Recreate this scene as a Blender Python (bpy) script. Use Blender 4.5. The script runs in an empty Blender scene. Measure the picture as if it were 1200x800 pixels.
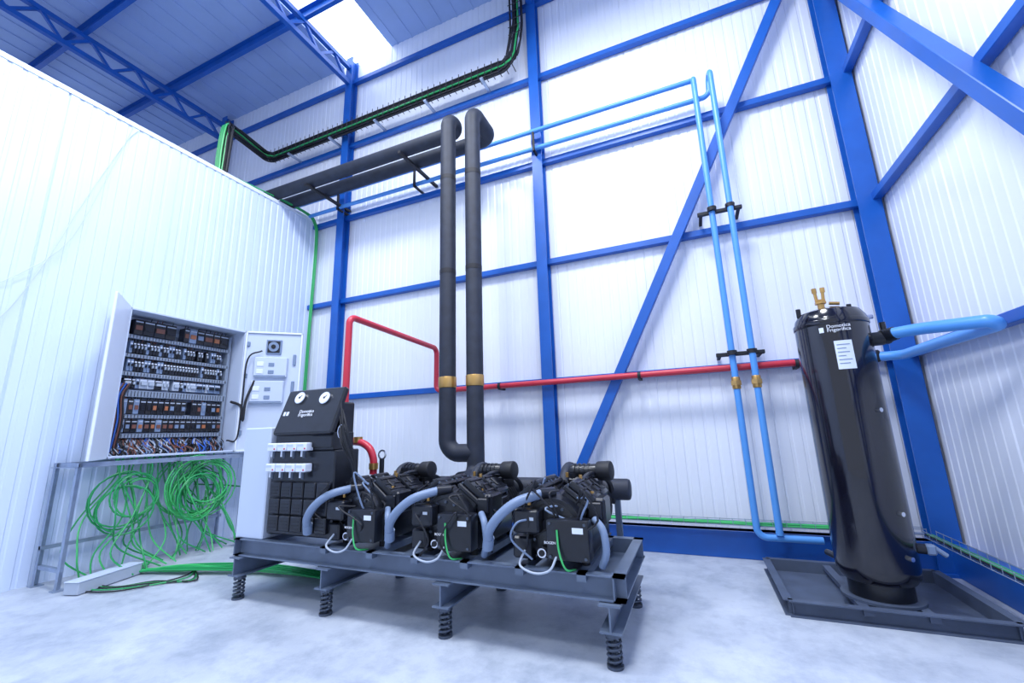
import bpy, bmesh, math, random
from mathutils import Vector, Matrix
random.seed(7)
scene=bpy.context.scene
V=Vector
# ------------------------------------------------------------------ materials
def mat(name,col,rough=.5,metal=0.,noise=0.,nscale=8.,bump=0.,emit=None,es=0.,coat=0.):
    m=bpy.data.materials.new(name);m.use_nodes=True;nt=m.node_tree;b=nt.nodes['Principled BSDF']
    b.inputs['Base Color'].default_value=(*col,1);b.inputs['Roughness'].default_value=rough;b.inputs['Metallic'].default_value=metal
    if coat: b.inputs['Coat Weight'].default_value=coat
    if emit: b.inputs['Emission Color'].default_value=(*emit,1);b.inputs['Emission Strength'].default_value=es
    if noise or bump:
        tc=nt.nodes.new('ShaderNodeTexCoord');n=nt.nodes.new('ShaderNodeTexNoise');n.inputs['Scale'].default_value=nscale;n.inputs['Detail'].default_value=6
        nt.links.new(tc.outputs['Object'],n.inputs['Vector'])
        if noise:
            r=nt.nodes.new('ShaderNodeValToRGB')
            r.color_ramp.elements[0].position=.3;r.color_ramp.elements[1].position=.7
            r.color_ramp.elements[0].color=(*[c*(1-noise) for c in col],1);r.color_ramp.elements[1].color=(*[min(1,c*(1+noise*.6)) for c in col],1)
            nt.links.new(n.outputs['Fac'],r.inputs['Fac']);nt.links.new(r.outputs['Color'],b.inputs['Base Color'])
        if bump:
            bp=nt.nodes.new('ShaderNodeBump');bp.inputs['Strength'].default_value=bump;bp.inputs['Distance'].default_value=.02
            nt.links.new(n.outputs['Fac'],bp.inputs['Height']);nt.links.new(bp.outputs['Normal'],b.inputs['Normal'])
    return m
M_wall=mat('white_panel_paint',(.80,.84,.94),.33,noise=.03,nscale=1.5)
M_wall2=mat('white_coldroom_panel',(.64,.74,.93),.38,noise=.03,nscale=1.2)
M_roof=mat('roof_sheet',(.36,.49,.78),.5,noise=.06,nscale=2)
M_blue=mat('blue_steel_paint',(.008,.105,.46),.38,noise=.12,nscale=4)
M_lblue=mat('light_blue_pipe',(.09,.32,.78),.35)
M_red=mat('red_pipe',(.56,.03,.06),.35)
M_ins=mat('black_insulation',(.018,.024,.043),.62,noise=.25,nscale=10)
M_black=mat('black_paint',(.009,.011,.018),.30,noise=.3,nscale=14)
M_tank=mat('gloss_black',(.005,.005,.012),.16,coat=.5)
M_rubber=mat('black_rubber',(.010,.011,.017),.6)
M_steel=mat('grey_skid_paint',(.125,.165,.245),.40,noise=.18,nscale=6)
M_traym=mat('dark_grey_steel',(.075,.10,.16),.5,noise=.2,nscale=6)
M_galv=mat('galvanised_steel',(.34,.41,.54),.38,.55,noise=.15,nscale=12)
M_grey=mat('light_grey_enamel',(.56,.64,.80),.4)
M_duct=mat('grey_wiring_duct',(.24,.29,.38),.5)
M_greyd=mat('grey_conduit',(.19,.26,.40),.42)
M_white=mat('white_plastic',(.76,.82,.95),.4)
M_offw=mat('offwhite_device',(.42,.48,.58),.5)
M_brass=mat('brass',(.60,.36,.12),.32,.8)
M_green=mat('green_cable',(.02,.34,.10),.4)
M_green2=mat('green_cable_light',(.06,.50,.15),.4)
M_orange=mat('orange_plastic',(.40,.14,.06),.4)
M_brown=mat('brown_wire',(.18,.07,.05),.5)
M_bwire=mat('blue_wire',(.03,.12,.5),.5)
M_dial=mat('dial_face',(.80,.84,.93),.3)
M_chrome=mat('chrome',(.7,.72,.78),.18,1.)
M_text=mat('white_lettering',(.85,.88,.95),.5)
M_darktext=mat('dark_lettering',(.05,.05,.08),.5)
M_sky=mat('skylight_panel',(.9,.95,1),.4,emit=(.86,.93,1),es=3.5)
M_spring=mat('spring_steel',(.08,.10,.14),.35,.5)
def concrete():
    m=bpy.data.materials.new('concrete_floor');m.use_nodes=True;nt=m.node_tree;b=nt.nodes['Principled BSDF']
    tc=nt.nodes.new('ShaderNodeTexCoord')
    def nz(s,d,ro=.55):
        n=nt.nodes.new('ShaderNodeTexNoise');n.inputs['Scale'].default_value=s;n.inputs['Detail'].default_value=d;n.inputs['Roughness'].default_value=ro
        nt.links.new(tc.outputs['Object'],n.inputs['Vector']);return n
    n1=nz(1.1,8,.62);n2=nz(5,9,.7);n3=nz(60,3)
    r1=nt.nodes.new('ShaderNodeValToRGB');r1.color_ramp.elements[0].position=.33;r1.color_ramp.elements[1].position=.68
    r1.color_ramp.elements[0].color=(.38,.43,.52,1);r1.color_ramp.elements[1].color=(.60,.65,.74,1)
    r2=nt.nodes.new('ShaderNodeValToRGB');r2.color_ramp.elements[0].position=.30;r2.color_ramp.elements[1].position=.55
    r2.color_ramp.elements[0].color=(.60,.64,.70,1);r2.color_ramp.elements[1].color=(1,1,1,1)
    mx=nt.nodes.new('ShaderNodeMix');mx.data_type='RGBA';mx.blend_type='MULTIPLY';mx.inputs[0].default_value=.8
    nt.links.new(n1.outputs['Fac'],r1.inputs['Fac']);nt.links.new(n2.outputs['Fac'],r2.inputs['Fac'])
    nt.links.new(r1.outputs['Color'],mx.inputs[6]);nt.links.new(r2.outputs['Color'],mx.inputs[7]);nt.links.new(mx.outputs[2],b.inputs['Base Color'])
    bp=nt.nodes.new('ShaderNodeBump');bp.inputs['Strength'].default_value=.12;bp.inputs['Distance'].default_value=.01
    nt.links.new(n3.outputs['Fac'],bp.inputs['Height']);nt.links.new(bp.outputs['Normal'],b.inputs['Normal'])
    b.inputs['Roughness'].default_value=.45
    return m
M_floor=concrete()
# ------------------------------------------------------------------ builder
def frames(pts,closed=False):
    n=len(pts);T=[]
    for i in range(n):
        if closed: t=pts[(i+1)%n]-pts[i-1]
        elif i==0: t=pts[1]-pts[0]
        elif i==n-1: t=pts[-1]-pts[-2]
        else: t=(pts[i+1]-pts[i]).normalized()+(pts[i]-pts[i-1]).normalized()
        T.append(t.normalized() if t.length>1e-9 else V((0,0,1)))
    a=V((0,0,1)) if abs(T[0].z)<.9 else V((1,0,0))
    N=(a-T[0]*a.dot(T[0])).normalized();out=[]
    for t in T:
        N=(N-t*N.dot(t)); N=N.normalized() if N.length>1e-6 else t.orthogonal().normalized()
        out.append((t,N,t.cross(N)))
    return out
def fillet(pts,rad,n=7):
    pts=[V(p) for p in pts]
    if rad<=0: return pts
    out=[pts[0]]
    for i in range(1,len(pts)-1):
        p=pts[i];a=pts[i-1]-p;b=pts[i+1]-p
        r=min(rad,a.length*.49,b.length*.49)
        A=p+a.normalized()*r;Bq=p+b.normalized()*r
        for k in range(n+1):
            t=k/n; w=.62
            d=(1-t)**2+2*w*t*(1-t)+t*t
            out.append((A*(1-t)**2+p*2*w*t*(1-t)+Bq*t*t)/d)
    out.append(pts[-1]);return out
def spline(pts,n=8):
    pts=[V(p) for p in pts];out=[]
    P=[pts[0]*2-pts[1]]+pts+[pts[-1]*2-pts[-2]]
    for i in range(1,len(P)-2):
        for k in range(n):
            t=k/n;a,b,c,d=P[i-1],P[i],P[i+1],P[i+2]
            out.append(.5*((2*b)+(c-a)*t+(2*a-5*b+4*c-d)*t*t+(3*b-a-3*c+d)*t**3))
    out.append(pts[-1]);return out
class B:
    def __init__(s,name): s.name=name;s.bm=bmesh.new();s.mats=[];s.kids=[]
    def mi(s,m):
        if m not in s.mats: s.mats.append(m)
        return s.mats.index(m)
    def merge(s,t,m):
        i=s.mi(m)
        for f in t.faces: f.material_index=i
        me=bpy.data.meshes.new('tmp');t.to_mesh(me);t.free();s.bm.from_mesh(me);bpy.data.meshes.remove(me)
    def box(s,c,d,m,bev=0,rot=None,seg=1):
        t=bmesh.new();bmesh.ops.create_cube(t,size=1)
        for v in t.verts: v.co=V((v.co.x*d[0],v.co.y*d[1],v.co.z*d[2]))
        if bev: bmesh.ops.bevel(t,geom=t.edges[:],offset=min(bev,min(d)*.45),segments=seg,affect='EDGES',profile=.5)
        if rot is not None: bmesh.ops.transform(t,matrix=rot.to_4x4(),verts=t.verts)
        bmesh.ops.translate(t,vec=V(c),verts=t.verts);s.merge(t,m)
    def bb(s,a,b,m,bev=0): s.box([(a[i]+b[i])/2 for i in range(3)],[abs(b[i]-a[i]) for i in range(3)],m,bev)
    def beam(s,p,q,w,h,m,upv=(0,0,1),bev=0,kind='box',t=.012):
        p,q=V(p),V(q);d=(q-p);L=d.length;d.normalize();u=V(upv);sd=d.cross(u).normalized();u=sd.cross(d).normalized()
        R=Matrix((sd,d,u)).transposed();c=(p+q)/2
        if kind=='box': s.box(c,(w,L,h),m,bev,R)
        elif kind=='I':
            s.box(c+u*(h/2-t/2),(w,L,t),m,0,R);s.box(c-u*(h/2-t/2),(w,L,t),m,0,R);s.box(c,(t,L,h-2*t),m,0,R)
        elif kind=='C':
            s.box(c+u*(h/2-t/2),(w,L,t),m,0,R);s.box(c-u*(h/2-t/2),(w,L,t),m,0,R);s.box(c-sd*(w/2-t/2),(t,L,h-2*t),m,0,R)
        elif kind=='L':
            s.box(c-u*(h/2-t/2),(w,L,t),m,0,R);s.box(c-sd*(w/2-t/2)+u*t/2,(t,L,h-t),m,0,R)
    def cyl(s,p,q,r,m,seg=20,r2=None,bev=0):
        p,q=V(p),V(q);d=q-p;t=bmesh.new()
        bmesh.ops.create_cone(t,cap_ends=True,segments=seg,radius1=r,radius2=r if r2 is None else r2,depth=d.length)
        if bev:
            ed=[e for e in t.edges if abs(e.verts[0].co.z-e.verts[1].co.z)<1e-6]
            bmesh.ops.bevel(t,geom=ed,offset=bev,segments=2,affect='EDGES',profile=.5)
        bmesh.ops.transform(t,matrix=Matrix.Translation((p+q)/2)@d.to_track_quat('Z','Y').to_matrix().to_4x4(),verts=t.verts);s.merge(t,m)
    def lathe(s,prof,o,axis,m,seg=32):
        t=bmesh.new();q=V(axis).to_track_quat('Z','Y').to_matrix();o=V(o);rings=[]
        for r,z in prof:
            rings.append([t.verts.new(o+q@V((max(r,1e-4)*math.cos(2*math.pi*k/seg),max(r,1e-4)*math.sin(2*math.pi*k/seg),z))) for k in range(seg)])
        for a,b in zip(rings,rings[1:]):
            for k in range(seg): t.faces.new((a[k],a[(k+1)%seg],b[(k+1)%seg],b[k]))
        t.faces.new(rings[0][::-1]);t.faces.new(rings[-1]);bmesh.ops.recalc_face_normals(t,faces=t.faces);s.merge(t,m)
    def tube(s,pts,r,m,fil=0,seg=12,closed=False,rib=None):
        pts=fillet(pts,fil) if fil else [V(p) for p in pts]
        pp=[pts[0]]
        for p in pts[1:]:
            if (p-pp[-1]).length>1e-5: pp.append(p)
        pts=pp;fr=frames(pts,closed);t=bmesh.new();rings=[]
        for i,(p,(T,N,Bn)) in enumerate(zip(pts,fr)):
            rr=r*(1+(rib if rib and i%2 else 0))
            rings.append([t.verts.new(p+(N*math.cos(2*math.pi*k/seg)+Bn*math.sin(2*math.pi*k/seg))*rr) for k in range(seg)])
        n=len(rings)
        for i in range(n if closed else n-1):
            a,b=rings[i],rings[(i+1)%n]
            for k in range(seg): t.faces.new((a[k],a[(k+1)%seg],b[(k+1)%seg],b[k]))
        if not closed: t.faces.new(rings[0][::-1]);t.faces.new(rings[-1])
        bmesh.ops.recalc_face_normals(t,faces=t.faces);s.merge(t,m)
    def text(s,body,loc,rot,size,m,name='lettering',sp=1.):
        c=bpy.data.curves.new(name,'FONT');c.body=body;c.size=size;c.extrude=.0006;c.materials.append(m);c.space_line=sp
        o=bpy.data.objects.new(name,c);s.kids.append((o,Matrix.Translation(V(loc))@rot.to_4x4()))
    def done(s,smooth=True,ang=32,xf=None):
        xf=xf or Matrix.Identity(4)
        me=bpy.data.meshes.new(s.name);s.bm.to_mesh(me);s.bm.free();me.transform(xf)
        for m in s.mats: me.materials.append(m)
        if smooth and len(me.polygons):
            me.polygons.foreach_set('use_smooth',[True]*len(me.polygons));me.set_sharp_from_angle(angle=math.radians(ang))
        o=bpy.data.objects.new(s.name,me);scene.collection.objects.link(o)
        xs=[v.co for v in me.vertices];lo=V([min(v[i] for v in xs) for i in range(3)]);hi=V([max(v[i] for v in xs) for i in range(3)])
        c=V(((lo.x+hi.x)/2,(lo.y+hi.y)/2,lo.z));me.transform(Matrix.Translation(-c));o.location=c
        for k,w in s.kids:
            scene.collection.objects.link(k);k.parent=o;k.matrix_parent_inverse=Matrix.Translation(-c);k.matrix_basis=xf@w
        return o
def rotcols(x,y,z): return Matrix((V(x),V(y),V(z))).transposed()
def aff(sx,tx,sy,ty,sz,tz): return Matrix(((sx,0,0,tx),(0,sy,0,ty),(0,0,sz,tz),(0,0,0,1)))
RF=rotcols((1,0,0),(0,0,1),(0,-1,0))
# ------------------------------------------------------------------ room
XW=7.10; ZR=7.45; ZL=4.60
def ribbed(name,origin,d,nrm,L,z0,z1,m,pitch=.1,depth=.0045,joint=1.0,thick=.08):
    o=V(origin);d=V(d);nrm=V(nrm);pr=[];x=0.;k=0
    while x<L-1e-6:
        e=min(x+pitch,L);j=(k%int(round(joint/pitch))==0)
        g=.006 if j else .022; dp=depth*(2. if j else 1)
        pr+=[(x,0),(x+.008,-dp),(x+.008+g,-dp),(x+.016+g,0)]
        x=e;k+=1
    pr.append((L,0))
    b=B(name);t=bmesh.new();lo=[];hi=[]
    for x,y in pr:
        p=o+d*x+nrm*y;lo.append(t.verts.new((p.x,p.y,z0)));hi.append(t.verts.new((p.x,p.y,z1)))
    bl=[t.verts.new(((o+d*x-nrm*thick)).to_tuple()[:2]+(z,)) for x in (0,L) for z in (z0,z1)]
    for i in range(len(lo)-1): t.faces.new((lo[i],lo[i+1],hi[i+1],hi[i]))
    t.faces.new((bl[0],bl[2],bl[3],bl[1]))
    t.faces.new(hi+[bl[3],bl[1]]);t.faces.new(lo+[bl[2],bl[0]]);t.faces.new((lo[0],hi[0],bl[1],bl[0]));t.faces.new((lo[-1],hi[-1],bl[3],bl[2]))
    bmesh.ops.recalc_face_normals(t,faces=t.faces)
    b.merge(t,m);return b.done(ang=10)
ribbed('wall_back',(-7,.06,0),(1,0,0),(0,-1,0),XW+7,0,ZR,M_wall)
ribbed('wall_right',(XW,.06,0),(0,-1,0),(-1,0,0),8,0,ZR,M_wall)
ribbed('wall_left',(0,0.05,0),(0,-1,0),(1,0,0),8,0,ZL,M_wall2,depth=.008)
b=B('floor');b.bb((-7,-8.5,-.1),(XW+.1,.14,0),M_floor);b.done(False)
b=B('ceiling');k0,k1=.38,1.38
b.bb((-7,-8,ZR),(k0,.14,ZR+.06),M_roof);b.bb((k1,-8,ZR),(XW+.1,.14,ZR+.06),M_roof);b.bb((k0,-8,ZR+.02),(k1,.14,ZR+.05),M_sky)
for i in range(50):
    x=-6.9+i*.28
    if k0-.1<x<k1: continue
    b.bb((x,-8,ZR-.012),(x+.03,.1,ZR),M_roof)
b.done(False)
b=B('coldroom_roof');b.bb((-7,-8,ZL-.08),(-.085,.05,ZL),M_wall2);b.done(False)
b=B('trim_coldroom_edge');b.beam((.004,.04,ZL-.015),(.004,-7.9,ZL-.015),.012,.05,M_white);b.beam((.02,.03,0),(.02,.03,ZL),.04,.04,M_white,upv=(1,0,0));b.done(False)
cols=(-2.55,.65,3.87,6.99)
for x in cols:
    b=B('steel_column');w=.13 if x<6 else .17
    b.beam((x,-.03,0),(x,-.03,ZR-.05),w,.14,M_blue,upv=(0,1,0),kind='I',t=.014)
    b.bb((x-w*.6,-.14,0),(x+w*.6,.04,.02),M_blue)
    b.done(False)
ZG=(1.70,3.13,4.48,5.76,6.98)
for z in ZG:
    b=B('wall_girt');b.bb((-6.5,-.02,z-.035),(XW-.01,.052,z+.035),M_blue,.004);b.done(False)
for z in ZG:
    b=B('wall_girt');b.bb((XW-.085,-7,z-.035),(XW-.012,-.02,z+.035),M_blue,.004);b.done(False)
b=B('steel_column');b.beam((XW-.12,-3.7,0),(XW-.12,-3.7,ZR-.05),.15,.14,M_blue,upv=(1,0,0),kind='I');b.done(False)
b=B('diagonal_brace');b.beam((3.88,-.07,.18),(6.98,-.07,6.28),.10,.08,M_blue,upv=(0,1,0),bev=.004);b.box((6.85,-.07,6.1),(.2,.02,.3),M_blue);b.done(False)
b=B('diagonal_brace');b.beam((XW-.13,-.12,5.66),(XW-.13,-3.4,.10),.09,.10,M_blue,upv=(1,0,0),bev=.004);b.done(False)
b=B('baseboard_back');b.bb((.1,-.06,.0),(XW-.02,.055,.23),M_blue,.004);b.bb((.1,-.085,.21),(XW-.02,.055,.23),M_blue);b.done(False)
b=B('baseboard_right');b.bb((XW-.1,-7,0),(XW-.01,-.06,.23),M_blue,.004);b.done(False)
def wiretray(b,p,q,w,mt,sd,up=(0,0,1)):
    p,q=V(p),V(q);sd=V(sd);up=V(up);L=(q-p).length
    for k in range(5):
        o=sd*(w*(k/4-.5));b.tube([p+o,q+o],.003,mt,seg=5)
    for e in(-.5,.5): b.tube([p+sd*w*e+up*.04,q+sd*w*e+up*.04],.003,mt,seg=5)
    c=int(L/.1)
    for i in range(c+1):
        o=p+(q-p)*(i/max(c,1))
        b.tube([o+sd*w*.5+up*.045,o+sd*w*.5,o-sd*w*.5,o-sd*w*.5+up*.045],.0025,mt,seg=4)
b=B('wire_cable_tray');wiretray(b,(.5,-.145,.30),(6.85,-.145,.30),.07,M_galv,(0,1,0))
for i in range(6):
    y=-.172+.010*i;pts=[(x*.33+.5,y+random.uniform(-.003,.003),.312+random.uniform(-.004,.012)) for x in range(20)]
    b.tube(spline(pts,3),.007,random.choice([M_green,M_green2,M_green]),seg=6)
b.done()
b=B('wire_cable_tray');wiretray(b,(XW-.26,-.25,.30),(XW-.26,-5,.30),.08,M_galv,(1,0,0))
for i in range(4): b.tube([(XW-.285+.013*i,-.25,.315),(XW-.285+.013*i,-5,.315)],.007,M_green if i%2 else M_rubber,seg=6)
b.done()
for x in (-2.55,.65,3.87):
    b=B('roof_truss');zt,zb=7.20,6.90
    b.beam((x,-.1,zt),(x,-7.5,zt),.07,.07,M_blue);b.beam((x,-.1,zb),(x,-7.5,zb),.07,.07,M_blue)
    for i in range(13):
        y0=-.15-i*.56;y1=y0-.28;y2=y0-.56
        b.beam((x,y0,zb),(x,y1,zt),.04,.04,M_blue);b.beam((x,y1,zt),(x,y2,zb),.04,.04,M_blue)
    b.done(False)
for i in range(6):
    y=-1.0-i*1.2
    b=B('roof_purlin');b.beam((-6.5,y,7.33),(XW-.1,y,7.33),.06,.2,M_blue,kind='C',t=.008);b.done(False)
# ------------------------------------------------------------------ overhead cable tray
b=B('cable_tray')
path=fillet([(-.15,-1.40,4.66),(-.15,-1.38,5.35),(-.75,-1.05,5.85),(-.95,-.2,5.9),(3.6,-.2,5.92),(3.70,-.2,6.4),(3.70,-.2,7.4)],.14,5)
n=len(path)
for oz in (-.085,.085):
    b.tube([p+V((0,0,oz)) if 4<i<n-9 else p+V((oz,0,0)) for i,p in enumerate(path)],.015,M_rubber,seg=6)
for i in range(18):
    ox,oy,oz=random.uniform(-.06,.06),random.uniform(-.045,.045),random.uniform(-.065,.065)
    pts=[p+V((ox*random.uniform(.7,1.3),oy,oz*random.uniform(.6,1.3))) for p in path]
    b.tube(pts,.012,M_rubber if i>1 else M_green,seg=6)
for i in range(46):
    x=-.85+i*.1;b.tube([(x,-.145,5.825),(x,-.270,5.825),(x,-.270,6.0)],.006,M_rubber,seg=4)
for i in range(9):
    z=6.3+i*.12;b.tube([(3.61,-.27,z),(3.79,-.27,z)],.006,M_rubber,seg=4)
for x in(-.4,.5,1.4,2.3,3.2):
    b.bb((x-.02,-.28,5.775),(x+.02,.06,5.80),M_galv)
b.done()
b=B('green_cable_riser')
for i in range(4):
    o=.016*i
    b.tube(spline([(.06+o,-.04,.4),(.07+o,-.035,1.5),(.08+o,-.04,2.8),(.09+o,-.035,4.1),(.06+o,-.06,4.5),(.02+o,-.25,4.63),(-.04,-.9,4.66),(-.1-o,-1.4,4.66)],6),.008,M_green if i%2 else M_green2,seg=6)
b.done()
b=B('green_cable_riser')
for i in range(5):
    o=.02*i;b.tube(spline([(-.19+o,-1.46,4.62),(-.2+o,-1.46,5.0),(-.2+o,-1.44,5.35),(-.3+o,-1.34,5.5)],5),.011,M_green if i%2 else M_green2,seg=6)
b.done()
# ------------------------------------------------------------------ insulated pipes
b=B('insulated_pipe');R=.085;YR=-.9;ZT=4.72;xl,xr=3.09,3.39
b.tube([(-2.3,-.68,ZT),(xl,-.68,ZT),(xl,YR-.02,ZT),(xl,YR-.02,.97),(xr,YR,.97)],R,M_ins,fil=.125,seg=20)
b.tube([(-2.3,-.41,ZT),(xr,-.41,ZT),(xr,YR,ZT),(xr,YR,.74),(xr,-1.18,.74)],R,M_ins,fil=.125,seg=20)
for x,yy in ((xl,YR-.02),(xr,YR)):
    b.cyl((x,yy,1.60),(x,yy,1.71),R+.006,M_brass,20,bev=.006)
    for z in(2.8,3.9): b.cyl((x,yy,z),(x,yy,z+.05),R+.002,M_rubber,20)
for x in(.7,2.3):
    b.bb((x-.02,-.80,ZT-.125),(x+.02,.05,ZT-.09),M_rubber)
b.done()
b=B('red_pipe')
b.tube([(2.80,-1.62,.84),(2.80,-1.62,1.0),(2.70,-1.62,1.10),(2.45,-1.62,1.12),(2.45,-1.62,2.26),(2.46,-.16,2.2),(2.46,-.16,1.67),(6.74,-.16,1.68)],.031,M_red,fil=.07,seg=14)
for x in(3.3,4.85,6.2): b.cyl((x,-.16,1.67),(x+.03,-.16,1.67),.040,M_rubber);b.bb((x,-.15,1.63),(x+.03,-.03,1.66),M_rubber)
b.bb((6.62,-.2,1.63),(6.8,-.12,1.73),M_rubber,.01)
for p in((2.80,-1.62,.88),(2.62,-1.62,1.10)): b.cyl(p,V(p)+V((0,0,.05)),.038,M_brass)
b.done()
# ------------------------------------------------------------------ light blue pipes
b=B('light_blue_pipe');r=.028
xa,xb=5.71,5.87
b.tube([(-.9,-.2,4.80),(xa,-.2,4.80),(xa,-.25,4.78),(xa,-.25,.23),(6.17,-.25,.23)],r,M_lblue,fil=.07,seg=12)
b.tube([(.05,-.14,4.60),(xb-.02,-.14,4.60),(xb-.01,-.16,4.8),(xb,-.28,4.8),(xb,-.28,.26)],r,M_lblue,fil=.07,seg=12)
for x in(xa,xb):
    yy=-.25 if x==xa else -.28
    b.cyl((x,yy,1.47),(x,yy,1.58),.036,M_brass,14,bev=.008);b.cyl((x,yy,1.505),(x,yy,1.545),.046,M_brass,6)
for z in(1.80,3.24):
    b.bb((xa-.13,-.22,z-.02),(xb+.11,-.18,z+.015),M_rubber,.004)
    for x in(xa-.1,xb+.08): b.bb((x-.015,-.2,z-.015),(x+.015,.05,z+.01),M_rubber)
    for x in(xa,xb): b.cyl((x,-.27,z-.02),(x,-.27,z+.02),.042,M_rubber,14);b.tube([(x-.04,-.3,z),(x+.04,-.3,z)],.006,M_rubber,seg=6)
for x in(3.87,2.1,.7): b.bb((x-.012,-.21,4.52),(x+.012,.05,4.55),M_rubber);b.bb((x-.012,-.22,4.52),(x+.012,-.19,4.8),M_rubber)
b.done()
# ------------------------------------------------------------------ receiver tank
TX,TY=6.29,-.97;TT=1.95
b=B('light_blue_pipe')
b.tube([(TX+.32,TY-.05,1.72),(TX+.42,TY-.14,1.72),(6.91,-1.40,1.68),(6.95,-1.38,1.66),(6.93,-.9,1.66),(6.91,-.28,1.66),(6.80,-.2,1.67)],.038,M_lblue,fil=.07,seg=14);b.done()
b=B('receiver_tank');r=.215
b.lathe([(0.02,.16),(.12,.165),(.185,.185),(r-.006,.22),(r,.27),(r,TT-.12),(r-.008,TT-.08),(.18,TT-.035),(.1,TT-.008),(0.02,TT)],(TX,TY,0),(0,0,1),M_tank,48)
b.lathe([(r+.003,TT-.145),(r+.006,TT-.14),(r+.006,TT-.115),(r+.003,TT-.11)],(TX,TY,0),(0,0,1),M_tank,48)
b.lathe([(.165,.085),(.165,.20),(.16,.20),(.16,.09)],(TX,TY,0),(0,0,1),M_black,32)
b.cyl((TX,TY,.075),(TX,TY,.09),.21,M_traym,32)
zt=TT-.01
b.cyl((TX-.03,TY,zt),(TX-.03,TY,zt+.05),.022,M_brass,12);b.cyl((TX-.03,TY,zt+.05),(TX-.03,TY,zt+.065),.036,M_brass,6)
b.cyl((TX-.05,TY,zt+.07),(TX-.055,TY,zt+.15),.011,M_brass,10);b.cyl((TX-.01,TY,zt+.07),(TX-.005,TY,zt+.15),.011,M_brass,10)
b.cyl((TX-.06,TY,zt+.075),(TX+.0,TY,zt+.075),.012,M_brass,10)
b.cyl((TX-.055,TY,zt+.135),(TX-.056,TY,zt+.17),.016,M_brass,6);b.cyl((TX-.005,TY,zt+.135),(TX-.005,TY,zt+.17),.016,M_brass,6)
b.cyl((TX+.02,TY,zt+.05),(TX+.08,TY,zt+.04),.012,M_brass,10)
b.box((TX-.18,TY-.03,TT-.02),(.03,.01,.07),M_black,.004);b.box((TX+.14,TY+.03,TT-.01),(.03,.01,.07),M_black,.004)
b.cyl((TX+.16,TY,1.70),(TX+.28,TY-.01,1.70),.047,M_black,18,bev=.006)
b.box((TX+.29,TY-.01,1.71),(.07,.07,.10),M_black,.015);b.cyl((TX+.29,TY-.01,1.76),(TX+.29,TY-.01,1.81),.018,M_black,10)
b.cyl((TX+.29,TY-.01,1.71),(TX+.33,TY-.06,1.72),.046,M_black,16)
b.cyl((TX+.18,TY,1.86),(TX+.25,TY,1.86),.016,M_chrome,10)
b.cyl((TX+.17,TY-.03,.38),(TX+.25,TY-.04,.38),.03,M_black,14);b.box((TX+.27,TY-.045,.38),(.05,.05,.06),M_greyd,.01)
b.cyl((TX+.28,TY-.045,.40),(TX+.34,TY-.05,.35),.014,M_greyd,10)
b.cyl((TX-.17,TY+.05,.27),(TX-.21,TY+.2,.27),.02,M_black,12)
for z in(.60,1.22,.35): b.cyl(V((TX,TY,z))+V((.55,-.83,0))*r*.97,V((TX,TY,z))+V((.55,-.83,0))*(r+.02),.014,M_chrome,10)
def curved_label(b,ang0,ang1,z0,z1,m,off=.0015,R=r):
    t=bmesh.new();n=8;lo=[];hi=[]
    for i in range(n+1):
        a=ang0+(ang1-ang0)*i/n;p=V((TX+(R+off)*math.cos(a),TY+(R+off)*math.sin(a),0))
        lo.append(t.verts.new(p+V((0,0,z0))));hi.append(t.verts.new(p+V((0,0,z1))))
    for i in range(n): t.faces.new((lo[i],lo[i+1],hi[i+1],hi[i]))
    b.merge(t,m)
A=math.radians
curved_label(b,A(-104),A(-78),1.49,1.68,M_white)
for z,e in((1.65,-82),(1.625,-88),(1.60,-84),(1.575,-90),(1.55,-82),(1.525,-86)): curved_label(b,A(-101),A(e),z,z+.005,M_greyd,.003)
curved_label(b,A(-122),A(-115),1.745,1.78,M_white)
a=A(-100);pp=V((TX+(r+.004)*math.cos(a),TY+(r+.004)*math.sin(a),1.77))
dx=V((-math.sin(a),math.cos(a),0))
b.text('Domotica\nFrigorifica',pp-dx*.04,rotcols(dx,(0,0,1),(math.cos(a),math.sin(a),0)),.032,M_text,sp=.8)
b.done()
b=B('drip_tray');x0,x1,y0,y1=5.74,6.80,-1.24,-.32
for (p,q) in (((x0,y0,.045),(x1,y0,.045)),((x1,y0,.045),(x1,y1,.045)),((x1,y1,.045),(x0,y1,.045)),((x0,y1,.045),(x0,y0,.045))):
    b.beam(p,q,.05,.09,M_traym,kind='C',t=.007)
b.bb((x0,y0,.0),(x1,y1,.008),M_traym);b.beam((TX-.15,y0,.06),(TX-.15,y1,.06),.05,.03,M_traym);b.beam((TX+.15,y0,.06),(TX+.15,y1,.06),.05,.03,M_traym)
b.done(False)
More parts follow.
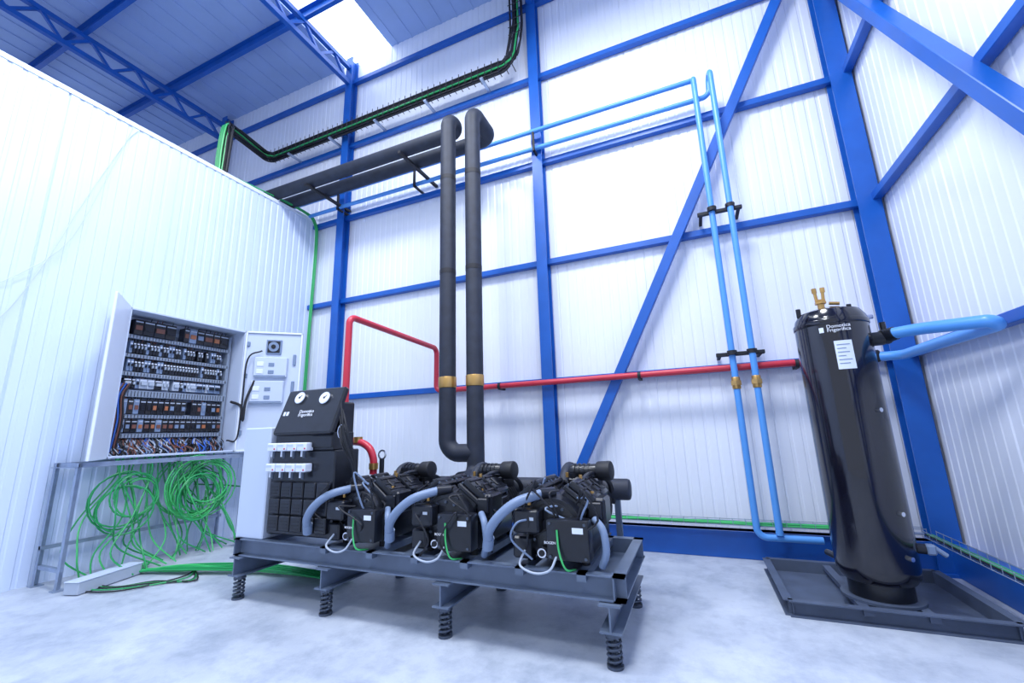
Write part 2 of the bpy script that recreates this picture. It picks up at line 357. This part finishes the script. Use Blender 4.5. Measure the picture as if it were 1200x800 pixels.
# ------------------------------------------------------------------ skid
SX0,SX1,SY0,SY1=2.00,4.92,-2.21,-1.36;ZS=.42
b=B('steel_skid')
b.beam((SX0,SY0+.03,ZS-.06),(SX1,SY0+.03,ZS-.06),.06,.12,M_steel,kind='C',t=.008)
b.beam((SX1,SY1-.03,ZS-.06),(SX0,SY1-.03,ZS-.06),.06,.12,M_steel,kind='C',t=.008)
for x in(SX0+.03,SX1-.03): b.beam((x,SY0,ZS-.06),(x,SY1,ZS-.06),.06,.12,M_steel,kind='C',t=.008)
b.bb((SX0+.05,SY0+.06,ZS-.10),(SX1-.05,SY1-.06,ZS-.09),M_steel)
for x in(2.9,3.3,3.65,4.0,4.35,4.7): b.beam((x,SY0,ZS-.02),(x,SY1,ZS-.02),.05,.04,M_steel)
for x in(2.06,2.93,3.86,4.84):
    b.beam((x,SY0-.03,.23),(x,SY1+.03,.23),.11,.13,M_steel,kind='I',t=.009)
    for y in(SY0+.03,SY1-.03):
        b.cyl((x,y,.0),(x,y,.014),.042,M_spring,16);b.cyl((x,y,.14),(x,y,.165),.042,M_spring,16);b.cyl((x,y,.014),(x,y,.14),.014,M_spring,8)
        b.tube([(x+.034*math.cos(k*.6),y+.034*math.sin(k*.6),.016+.122*k/50) for k in range(51)],.0075,M_spring,seg=6)
b.done(False)
# ------------------------------------------------------------------ compressors
def compressor(CX,k):
    b=B('refrigeration_compressor');z0=0;m=M_black;cx=0.
    Rr=lambda a,ax:Matrix.Rotation(math.radians(a),3,ax)
    for x in(cx-.15,cx+.15):
        for y in(-1.92,-1.42): b.cyl((x,y,z0),(x,y,z0+.035),.022,M_rubber,12);b.box((x,y,z0+.04),(.07,.06,.012),m,.003)
    b.box((cx,-1.70,z0+.11),(.38,.52,.16),m,.03,seg=2)
    b.box((cx,-1.74,z0+.23),(.34,.40,.16),m,.03,seg=2)
    b.lathe([(.05,-.02),(.155,-.015),(.172,.02),(.172,.50),(.18,.505),(.18,.54),(.165,.56),(.165,.66),(.13,.70),(.03,.71)],(cx,-1.97,z0+.185),(0,1,0),m,28)
    b.cyl((cx,-1.99,z0+.185),(cx,-1.96,z0+.185),.135,m,24,bev=.006);b.cyl((cx,-2.01,z0+.185),(cx,-1.985,z0+.185),.06,m,18,bev=.005)
    for i in range(12):
        a=i*math.pi/6;b.cyl((cx+.116*math.cos(a),-2.0,z0+.185+.116*math.sin(a)),(cx+.116*math.cos(a),-1.985,z0+.185+.116*math.sin(a)),.009,M_spring,6)
    for i in range(5): b.lathe([(.17,0),(.178,.004),(.178,.012),(.17,.016)],(cx,-1.40+i*.035,z0+.185),(0,1,0),m,28)
    for sgn in(-1,1):
        R=Rr(sgn*38,'Y')
        for yy in(-1.86,-1.66):
            c=V((cx,yy,z0+.17))
            b.box(c+R@V((0,0,.15)),(.16,.17,.12),m,.012,R)
            b.box(c+R@V((0,0,.215)),(.19,.185,.028),m,.006,R)
            b.box(c+R@V((0,0,.25)),(.165,.165,.045),m,.016,R,seg=2)
            for u in(-.08,.08):
                for w in(-.075,0,.075): b.cyl(c+R@V((u,w,.225)),c+R@V((u,w,.24)),.008,M_spring,6)
            b.box(c+R@V((0,-.02,.276)),(.07,.03,.012),m,.004,R)
            for u in(-.05,0,.05): b.box(c+R@V((u,0,.274)),(.010,.15,.008),m,0,R)
    b.box((cx+.10,-2.03,z0+.15),(.22,.09,.20),m,.014,seg=2);b.box((cx+.155,-2.077,z0+.20),(.055,.002,.028),M_white)
    for u in(.01,.19):
        for w in(.07,.23): b.cyl((cx+u,-2.075,z0+w),(cx+u,-2.08,z0+w),.008,M_spring,6)
    b.box((cx-.12,-2.03,z0+.23),(.14,.08,.12),m,.01);b.box((cx-.09,-2.072,z0+.245),(.03,.002,.016),M_offw)
    b.cyl((cx-.05,-2.0,z0+.07),(cx-.05,-2.035,z0+.07),.024,M_chrome,16);b.cyl((cx-.05,-2.035,z0+.07),(cx-.05,-2.039,z0+.07),.016,M_rubber,16)
    b.box((cx-.16,-1.99,z0+.09),(.10,.09,.11),m,.01)
    b.box((cx+.22,-1.86,z0+.27),(.10,.15,.14),m,.012);b.box((cx+.22,-1.94,z0+.28),(.07,.03,.08),m,.006)
    b.box((cx+.02,-1.36,z0+.34),(.22,.20,.09),m,.015);b.box((cx+.02,-1.5,z0+.36),(.12,.12,.10),m,.02)
    b.cyl((cx-.02,-1.50,z0+.435),(cx+.15,-1.50,z0+.44),.046,m,20,bev=.008);b.cyl((cx+.15,-1.50,z0+.44),(cx+.24,-1.51,z0+.445),.060,M_rubber,22,bev=.01)
    for i in range(4): b.cyl((cx+.0+i*.03,-1.50,z0+.437),(cx+.012+i*.03,-1.50,z0+.437),.052,m,20)
    b.cyl((cx,-1.52,z0+.30),(cx,-1.52,z0+.43),.035,m,14)
    b.tube([(cx-.06,-1.56,z0+.36),(cx-.06,-1.45,z0+.47),(cx-.06,-1.22,z0+.42),(cx-.06,-1.17,z0+.30)],.034,M_ins,fil=.07,seg=12)
    b.tube([(cx+.10,-1.72,z0+.40),(cx+.12,-1.60,z0+.44),(cx+.18,-1.3,z0+.36),(cx+.18,-1.2,z0+.2)],.016,m,fil=.06,seg=10)
    for px,py,pz in((cx-.02,-1.60,z0+.41),(cx+.1,-1.74,z0+.41),(cx-.13,-1.98,z0+.30),(cx+.2,-1.9,z0+.34)):
        b.cyl((px,py,pz),(px,py,pz+.03),.010,M_brass,6)
    for j in range(14):
        x=cx+random.uniform(-.22,.24);y=random.uniform(-2.06,-1.8);z=z0+random.uniform(.2,.40)
        b.tube(spline([(x,y,z),(x+random.uniform(-.08,.08),y-.06,z+random.uniform(-.02,.08)),(x+random.uniform(-.1,.1),y-.04,z-.1),(x+random.uniform(-.06,.06),y,z-.2)],5),.0055,random.choice([M_rubber,M_rubber,M_rubber,M_greyd]),seg=6)
    pts=spline([(cx-.33,-2.08,z0+.12),(cx-.315,-2.10,z0+.18),(cx-.25,-2.11,z0+.26),(cx-.16,-2.08,z0+.33),(cx-.05,-1.99,z0+.365)],14)
    b.tube(pts,.025,M_greyd,seg=14,rib=.05)
    b.cyl((cx-.345,-2.06,z0+.08),(cx-.325,-2.085,z0+.14),.030,M_greyd,14);b.cyl((cx-.06,-2.0,z0+.365),(cx+.0,-1.94,z0+.365),.030,M_black,14)
    pts=spline([(cx+.22,-1.97,z0+.24),(cx+.27,-2.03,z0+.20),(cx+.28,-2.03,z0+.10),(cx+.25,-2.0,z0+.02)],12)
    b.tube(pts,.018,M_greyd,seg=12,rib=.05)
    b.tube(spline([(cx-.14,-2.04,z0+.08),(cx-.15,-2.09,z0+.02),(cx-.07,-2.10,z0-.01),(cx+.01,-2.10,z0+.01),(cx+.04,-2.07,z0+.07)],7),.006,M_offw,seg=7)
    b.tube(spline([(cx+.05,-2.08,z0+.20),(cx+.06,-2.09,z0+.10),(cx+.09,-2.09,z0+.02),(cx+.12,-2.02,z0-.0)],6),.005,M_green2,seg=6)
    b.text('BOGEN',(cx-.02,-2.078,z0+.13),RF,.018,M_text)
    return b.done(xf=aff(1.08,CX,1.08,.02,1.04,ZS))
for i,cx in enumerate((3.12,3.83,4.53)): compressor(cx,i)
b=B('suction_header')
b.cyl((2.75,-1.27,.72),(4.85,-1.27,.72),.075,M_ins,20,bev=.02)
for x in(2.85,3.55,4.75): b.bb((x-.02,-1.29,.0),(x+.02,-1.25,.66),M_steel)
b.done()
b=B('oil_separator');b.lathe([(.02,.42),(.07,.425),(.08,.45),(.08,.78),(.07,.81),(.02,.82)],(2.80,-1.80,0),(0,0,1),M_black,24)
b.tube([V((2.92,-1.66,1.00))+V((.035*math.cos(k*.52),0,.035*math.sin(k*.52))) for k in range(12)],.008,M_chrome,seg=8,closed=True);b.cyl((2.92,-1.66,.42),(2.92,-1.66,.97),.02,M_black,10)
b.done()
# ------------------------------------------------------------------ control panel on the skid
b=B('control_panel');y=-2.0
b.bb((1.70,y,.40),(1.97,-1.62,1.17),M_grey,.008);b.bb((1.98,y+.02,.44),(2.56,-1.74,1.0),M_black,.008)
for i in range(5):
    for j in range(3):
        b.bb((2.02+i*.106,y-.015,.47+j*.11),(2.02+i*.106+.096,y+.02,.47+j*.11+.10),M_black,.006)
        for q in range(3): b.bb((2.035+i*.106,y-.018,.49+j*.11+q*.022),(2.035+i*.106+.065,y-.014,.496+j*.11+q*.022),M_rubber)
for j,z in enumerate((.86,1.0)):
    for i in range(4):
        x=2.0+i*.094
        b.bb((x,y-.05,z),(x+.086,y+.02,z+.055),M_white,.006);b.bb((x+.01,y-.052,z+.03),(x+.06,y-.05,z+.045),M_grey)
        b.cyl((x+.043,y-.02,z-.05),(x+.043,y-.02,z),.010,M_spring,8);b.cyl((x+.02,y-.02,z-.04),(x+.02,y-.02,z),.007,M_white,8)
        b.bb((x+.07,y-.054,z+.01),(x+.08,y-.05,z+.02),M_red)
b.bb((2.0,y+.02,1.0),(2.54,-1.78,1.12),M_black,.006)
Rt=Matrix.Rotation(math.radians(-22),3,'X')
pc=V((2.28,y+.06,1.27));b.box(pc,(.54,.05,.35),M_black,.012,Rt)
b.box((2.28,y+.16,1.22),(.5,.14,.22),M_black,.01)
def onp(u,w,o=.027): return pc+Rt@V((u,-o,w))
n=(Rt@V((0,-1,0))).normalized()
for u,w in((-.12,.10),(.12,.085)):
    p=onp(u,w);b.cyl(p,p+n*.012,.046,M_chrome,24);b.cyl(p+n*.012,p+n*.014,.041,M_dial,24);b.beam(p+n*.016,p+n*.016+(Rt@V((.02,0,.018))),.004,.002,M_darktext,upv=n);b.cyl(p+n*.014,p+n*.018,.008,M_darktext,10)
for u,w in((-.22,-.02),(-.19,-.02)): p=onp(u,w);b.box(p,(.018,.006,.03),M_white,0,Rt)
rt=rotcols((1,0,0),Rt@V((0,0,1)),n)
b.text('Domotica\nFrigorifica',onp(-.08,-.02,.029),rt,.034,M_text,sp=.8)
b.bb((2.36,y+.0,1.02),(2.54,y+.03,1.10),M_black,.006)
for i in range(7):
    x=2.56+random.uniform(0,.06);b.tube(spline([(x,y+.02,1.15+random.uniform(0,.2)),(x+.07,y-.02,1.05+random.uniform(-.05,.1)),(x+.10,y+.05,.9),(x+.07,y+.1,.75)],5),.006,M_rubber,seg=6)
b.tube([V((2.62,y+.0,1.12))+V((.03*math.cos(k*.5),0,.045*math.sin(k*.5))) for k in range(12)],.004,M_chrome,seg=6,closed=True)
b.done(xf=aff(1.11,1.97-1.70*1.11,1,-.19,1.07,.42-.40*1.07))
# ------------------------------------------------------------------ electrical cabinet
CY0,CY1,CZ0,CZ1,CXF=-2.24,-1.18,.98,2.27,.38
XCAB=aff(1,0,1.123,-1.18+1.18*1.123,1.116,1.02-.98*1.116)
b=B('electrical_cabinet');t=.02
b.bb((.05,CY0,CZ0),(.07,CY1,CZ1),M_grey);b.bb((.05,CY0,CZ1-t),(CXF,CY1,CZ1),M_grey,.004);b.bb((.05,CY0,CZ0),(CXF,CY1,CZ0+t),M_grey,.004)
b.bb((.05,CY0,CZ0),(CXF,CY0+t,CZ1),M_grey,.004);b.bb((.05,CY1-t,CZ0),(CXF,CY1,CZ1),M_grey,.004)
b.bb((.08,CY0+.05,CZ0+.05),(.09,CY1-.05,CZ1-.05),M_galv)
rows=[(2.14,.14,'big'),(1.955,.11,'brk'),(1.79,.11,'brk'),(1.63,.09,'sml'),(1.42,.13,'con'),(1.25,.11,'con')]
for z,h,k in rows:
    b.bb((.09,CY0+.08,z-.02),(.11,CY1-.08,z+.02),M_galv)
    yy=CY0+.12
    while yy<CY1-.12:
        if k=='brk': w=.026;d=.07;mm=M_greyd if random.random()<.35 else M_black
        elif k=='sml': w=random.choice([.03,.06]);d=.06;mm=random.choice([M_offw,M_greyd,M_black])
        elif k=='big': w=random.choice([.07,.09,.05]);d=.10;mm=random.choice([M_black,M_greyd,M_black,M_offw,M_rubber])
        else: w=random.choice([.045,.05]);d=.09;mm=random.choice([M_black,M_black,M_rubber,M_greyd])
        if random.random()<.06: yy+=w;continue
        b.bb((.11,yy,z-h/2),(.11+d,yy+w-.003,z+h/2),mm,.003)
        if k in('brk','sml'): b.bb((.11+d,yy+.007,z-.012),(.13+d,yy+w-.010,z+.014),M_black if mm is M_greyd else M_offw);b.bb((.11+d,yy+.003,z+.025),(.112+d,yy+w-.006,z+.036),M_white)
        else:
            b.bb((.11+d,yy+.008,z-h*.2),(.118+d,yy+w-.011,z+h*.10),random.choice([M_orange,M_brown,M_greyd,M_black,M_black]))
            b.bb((.11+d,yy+.006,z+h*.3),(.114+d,yy+w-.009,z+h*.38),M_offw)
        for u in(.25,.7):
            if random.random()<.6: b.tube([(.12+d*.6,yy+w*u,z+h/2),(.13+d*.6,yy+w*u,z+h/2+.025)],.004,random.choice([M_rubber,M_rubber,M_brown]),seg=4)
        yy+=w
for z,hh in((2.05,.018),(1.875,.016),(1.71,.018),(1.535,.03),(1.335,.018),(1.165,.02)):
    b.bb((.09,CY0+.06,z-hh),(.19,CY1-.06,z+hh),M_duct,.003)
    for i in range(36): b.bb((.19,CY0+.08+i*.025,z-hh*.8),(.192,CY0+.085+i*.025,z+hh*.8),M_rubber)
for y in(CY0+.045,CY1-.075): b.bb((.09,y,CZ0+.1),(.19,y+.03,CZ1-.06),M_duct,.003)
for i in range(170):
    y=random.uniform(CY0+.06,CY1-.06);x=random.uniform(.14,.34);m=random.choice([M_brown,M_brown,M_bwire,M_rubber,M_offw,M_rubber,M_rubber,M_greyd])
    b.tube(spline([(x,y,CZ0+.01),(x+random.uniform(-.02,.03),y+random.uniform(-.05,.05),CZ0+.05),(.2,y+random.uniform(-.07,.07),CZ0+.10),(.15,y+random.uniform(-.02,.02),CZ0+.17)],3),.0055,m,seg=5)
for i in range(36):
    x=random.uniform(.1,.24);y=CY0+random.uniform(.03,.12);m=random.choice([M_brown,M_bwire,M_rubber,M_brown])
    b.tube(spline([(x,y,CZ0+.05),(x+.02,y+.01,1.3),(x,y,1.5),(x,y+.04,1.62)],4),.006,m,seg=5)
hx,hy=CXF,CY0;dd=V((.845,-.535,0)).normalized();L=.50
b.beam(V((hx,hy,(CZ0+CZ1)/2))+dd*.0,V((hx,hy,(CZ0+CZ1)/2))+dd*L,.02,CZ1-CZ0,M_white,bev=.004)
hy=CY1;dd=V((.78,.63,0)).normalized();L=.60;nn=V((dd.y,-dd.x,0));c0=V((hx,hy,0))
Rd=rotcols(dd,-nn,(0,0,1))
def door(u0,u1,z0,z1,o0,o1,m,bev=.003):
    c=c0+dd*((u0+u1)/2)+nn*((o0+o1)/2)+V((0,0,(z0+z1)/2));b.box(c,(u1-u0,abs(o1-o0),z1-z0),m,bev,Rd)
door(0,L,CZ0,CZ1,-.01,.01,M_grey)
for u in(.0,L-.02): door(u,u+.02,CZ0,CZ1,.01,.03,M_white)
for z in(CZ0,CZ1-.02): door(0,L,z,z+.02,.01,.03,M_white)
door(.22,.38,2.02,2.18,.01,.03,M_greyd);door(.235,.365,2.035,2.165,.03,.035,M_black)
p=c0+dd*.30+V((0,0,2.10))+nn*.035;b.cyl(p,p+nn*.01,.055,M_greyd,20);b.cyl(p+nn*.01,p+nn*.015,.025,M_black,14)
for u0,u1,z0,z1 in((.12,.46,1.76,1.98),(.10,.44,1.48,1.72),):
    door(u0,u1,z0,z1,.01,.06,M_grey,.008);door(u0+.01,u1-.01,z0+.01,z0+.02,.06,.063,M_greyd)
    for w in(.25,.62): door(u0+.03,u0+.10,z0+(z1-z0)*w-.02,z0+(z1-z0)*w+.03,.06,.066,M_white);door(u0+.15,u0+.21,z0+(z1-z0)*w-.02,z0+(z1-z0)*w+.02,.06,.066,M_greyd)
for u,z in((.51,1.9),(.51,1.6)): door(u,u+.03,z,z+.12,.01,.03,M_greyd)
for z in(1.15,1.4,1.75,2.1): door(.02,.05,z,z+.05,.01,.03,M_greyd)
p=c0+dd*.04+nn*.05
b.tube(spline([(.30,CY1-.05,1.5),p+V((-.02,0,1.45)),p+V((.04,0,1.3)),p+V((.06,.0,1.5)),p+dd*.1+V((0,0,1.72))],6),.013,M_rubber,seg=8)
b.tube(spline([(.30,CY1-.05,1.1),p+V((-.03,0,1.12)),p+V((.0,0,1.5)),p+V((.02,.0,1.95)),p+dd*.15+V((0,0,2.05))],6),.008,M_rubber,seg=8)
b.done(xf=XCAB)
b=B('cabinet_stand');ty0,ty1,tz=-2.58,-1.06,1.0
for x in(.07,.44): b.beam((x,ty0,tz-.02),(x,ty1,tz-.02),.04,.04,M_galv,kind='L',t=.005)
for y in(ty0,ty1,-1.8): b.beam((.05,y,tz-.02),(.46,y,tz-.02),.04,.04,M_galv,kind='L',t=.005)
for x in(.07,.44):
    for y in(ty0+.02,ty1-.02): b.beam((x,y,0),(x,y,tz),.04,.04,M_galv,upv=(1,0,0),kind='L',t=.005);b.bb((x-.04,y-.04,0),(x+.04,y+.04,.008),M_galv)
b.beam((.44,ty0+.02,.15),(.07,ty0+.02,.15),.03,.03,M_galv);b.beam((.07,ty0,.3),(.07,ty1,.3),.03,.03,M_galv)
b.done(False)
# ------------------------------------------------------------------ green cables below the cabinet
b=B('green_cable_bundle')
def coil(cx,cy,cz,r,turns,m,tilt):
    pts=[];R=Matrix.Rotation(tilt,3,'Z')
    n=int(turns*22)
    for k in range(n):
        a=k/22*2*math.pi+1;rr=r*(1+.10*math.sin(a*.37+cy*9));p=V((.05*math.sin(a*.13)+random.uniform(-.003,.003),rr*math.cos(a),rr*1.05*math.sin(a)))
        pts.append(V((cx,cy,cz))+R@p)
    b.tube(pts,.0075,m,seg=5)
for i in range(9):
    coil(random.uniform(.2,.42),-1.52+random.uniform(-.08,.10),.66+random.uniform(-.08,.06),random.uniform(.14,.28),random.uniform(1.5,3),random.choice([M_green,M_green2]),random.uniform(-.4,.3))
for i in range(4):
    coil(random.uniform(.2,.4),-2.05+random.uniform(-.15,.1),.60+random.uniform(-.1,.1),random.uniform(.14,.26),random.uniform(1.2,2),random.choice([M_green,M_green2]),random.uniform(-.4,.3))
for i in range(30):
    y=random.uniform(-2.25,-1.35);x=random.uniform(.15,.35)
    ye=y+random.uniform(-.30,.35)
    b.tube(spline([(x,y,1.02),(x+random.uniform(-.02,.05),y+random.uniform(-.03,.03),.85),(x+random.uniform(0,.15),(y+ye)/2+random.uniform(-.1,.1),.5),(x+random.uniform(.0,.2),ye,.22),(x+random.uniform(.05,.35),ye+random.uniform(-.15,.3),.02)],6),.007,random.choice([M_green,M_green2,M_green]),seg=5)
for i in range(12):
    o=i*.013;s=random.uniform(-.03,.03)
    b.tube(spline([(.35+s,-2.2+random.uniform(-.2,.3),.02+random.uniform(0,.03)),(.6+o*.3,-2.05+s,.03),(.95,-1.85-o+s,.03+.01*(i%4)),(1.45,-1.68-o+s,.03+.012*(i%3)),(1.9,-1.6-o,.03+.012*(i%3)),(2.6,-1.58-o,.03)],6),.009,M_green if i%3 else M_green2,seg=6)
for i in range(10):
    o=i*.012
    b.tube(spline([(.25,-1.5,.7),(.2,-1.0,.62),(.25,-.5,.50),(.4,-.24,.36+o*.3),(.6,-.18+o*.2,.35+o*.3)],5),.008,M_green if i%3 else M_green2,seg=6)
for i in range(5):
    a=random.uniform(-.5,.5)
    b.tube(spline([(.5,-2.4,.02),(.75+a*.2,-2.45+a*.2,.012),(1.0,-2.3+a*.3,.012),(1.2+a*.3,-2.05,.012),(1.0,-1.85,.012)],6),.006,random.choice([M_green2,M_rubber,M_green]),seg=5)
b.done()
b=B('cable_trunking');b.box((.62,-2.34,.05),(.13,.52,.09),M_offw,.006,Matrix.Rotation(.3,3,'Z'));b.box((.62,-2.34,.098),(.135,.53,.008),M_grey,.003,Matrix.Rotation(.3,3,'Z'));b.done(False)
b=B('thin_cable');b.tube(spline([(.02,-2.4,4.55),(.02,-2.5,4.3),(.04,-2.75,3.4),(.06,-2.9,2.8),(.03,-3.1,2.2),(.03,-3.4,1.9)],8),.004,M_grey,seg=6)
b.tube(spline([(.02,-2.45,4.55),(.04,-2.6,3.8),(.06,-2.8,3.0),(.03,-3.15,2.5),(.03,-3.4,2.3)],8),.0035,M_grey,seg=6);b.done()
# ------------------------------------------------------------------ lights
def lamp(x,y,z,p,s=1.2):
    l=bpy.data.lights.new('high_bay_lamp','AREA');l.shape='DISK';l.size=s;l.energy=p;l.color=(.90,.94,1)
    o=bpy.data.objects.new('high_bay_lamp',l);o.location=(x,y,z);scene.collection.objects.link(o)
lamp(2.4,-3.0,6.6,170);lamp(5.0,-2.8,6.6,235);lamp(3.8,-6.4,6.6,170)
w=bpy.data.worlds.new('world');scene.world=w;w.use_nodes=True;bg=w.node_tree.nodes['Background'];bg.inputs[0].default_value=(.70,.81,1,1);bg.inputs[1].default_value=.92
scene.view_settings.view_transform='Standard'
# ------------------------------------------------------------------ camera
yaw,pitch,roll=-.399,.212,-.030
f=V((math.sin(yaw)*math.cos(pitch),math.cos(yaw)*math.cos(pitch),math.sin(pitch)));rt=V((math.cos(yaw),-math.sin(yaw),0));up=rt.cross(f)
c,s=math.cos(roll),math.sin(roll);r2=c*rt+s*up;u2=-s*rt+c*up
cam=bpy.data.cameras.new('camera');cam.lens=493.6/1200*36;cam.sensor_width=36;cam.clip_start=.05
co=bpy.data.objects.new('camera',cam);scene.collection.objects.link(co)
co.matrix_world=Matrix.Translation((5.336,-4.55,1.15))@rotcols(r2,u2,-f).to_4x4()
scene.camera=co
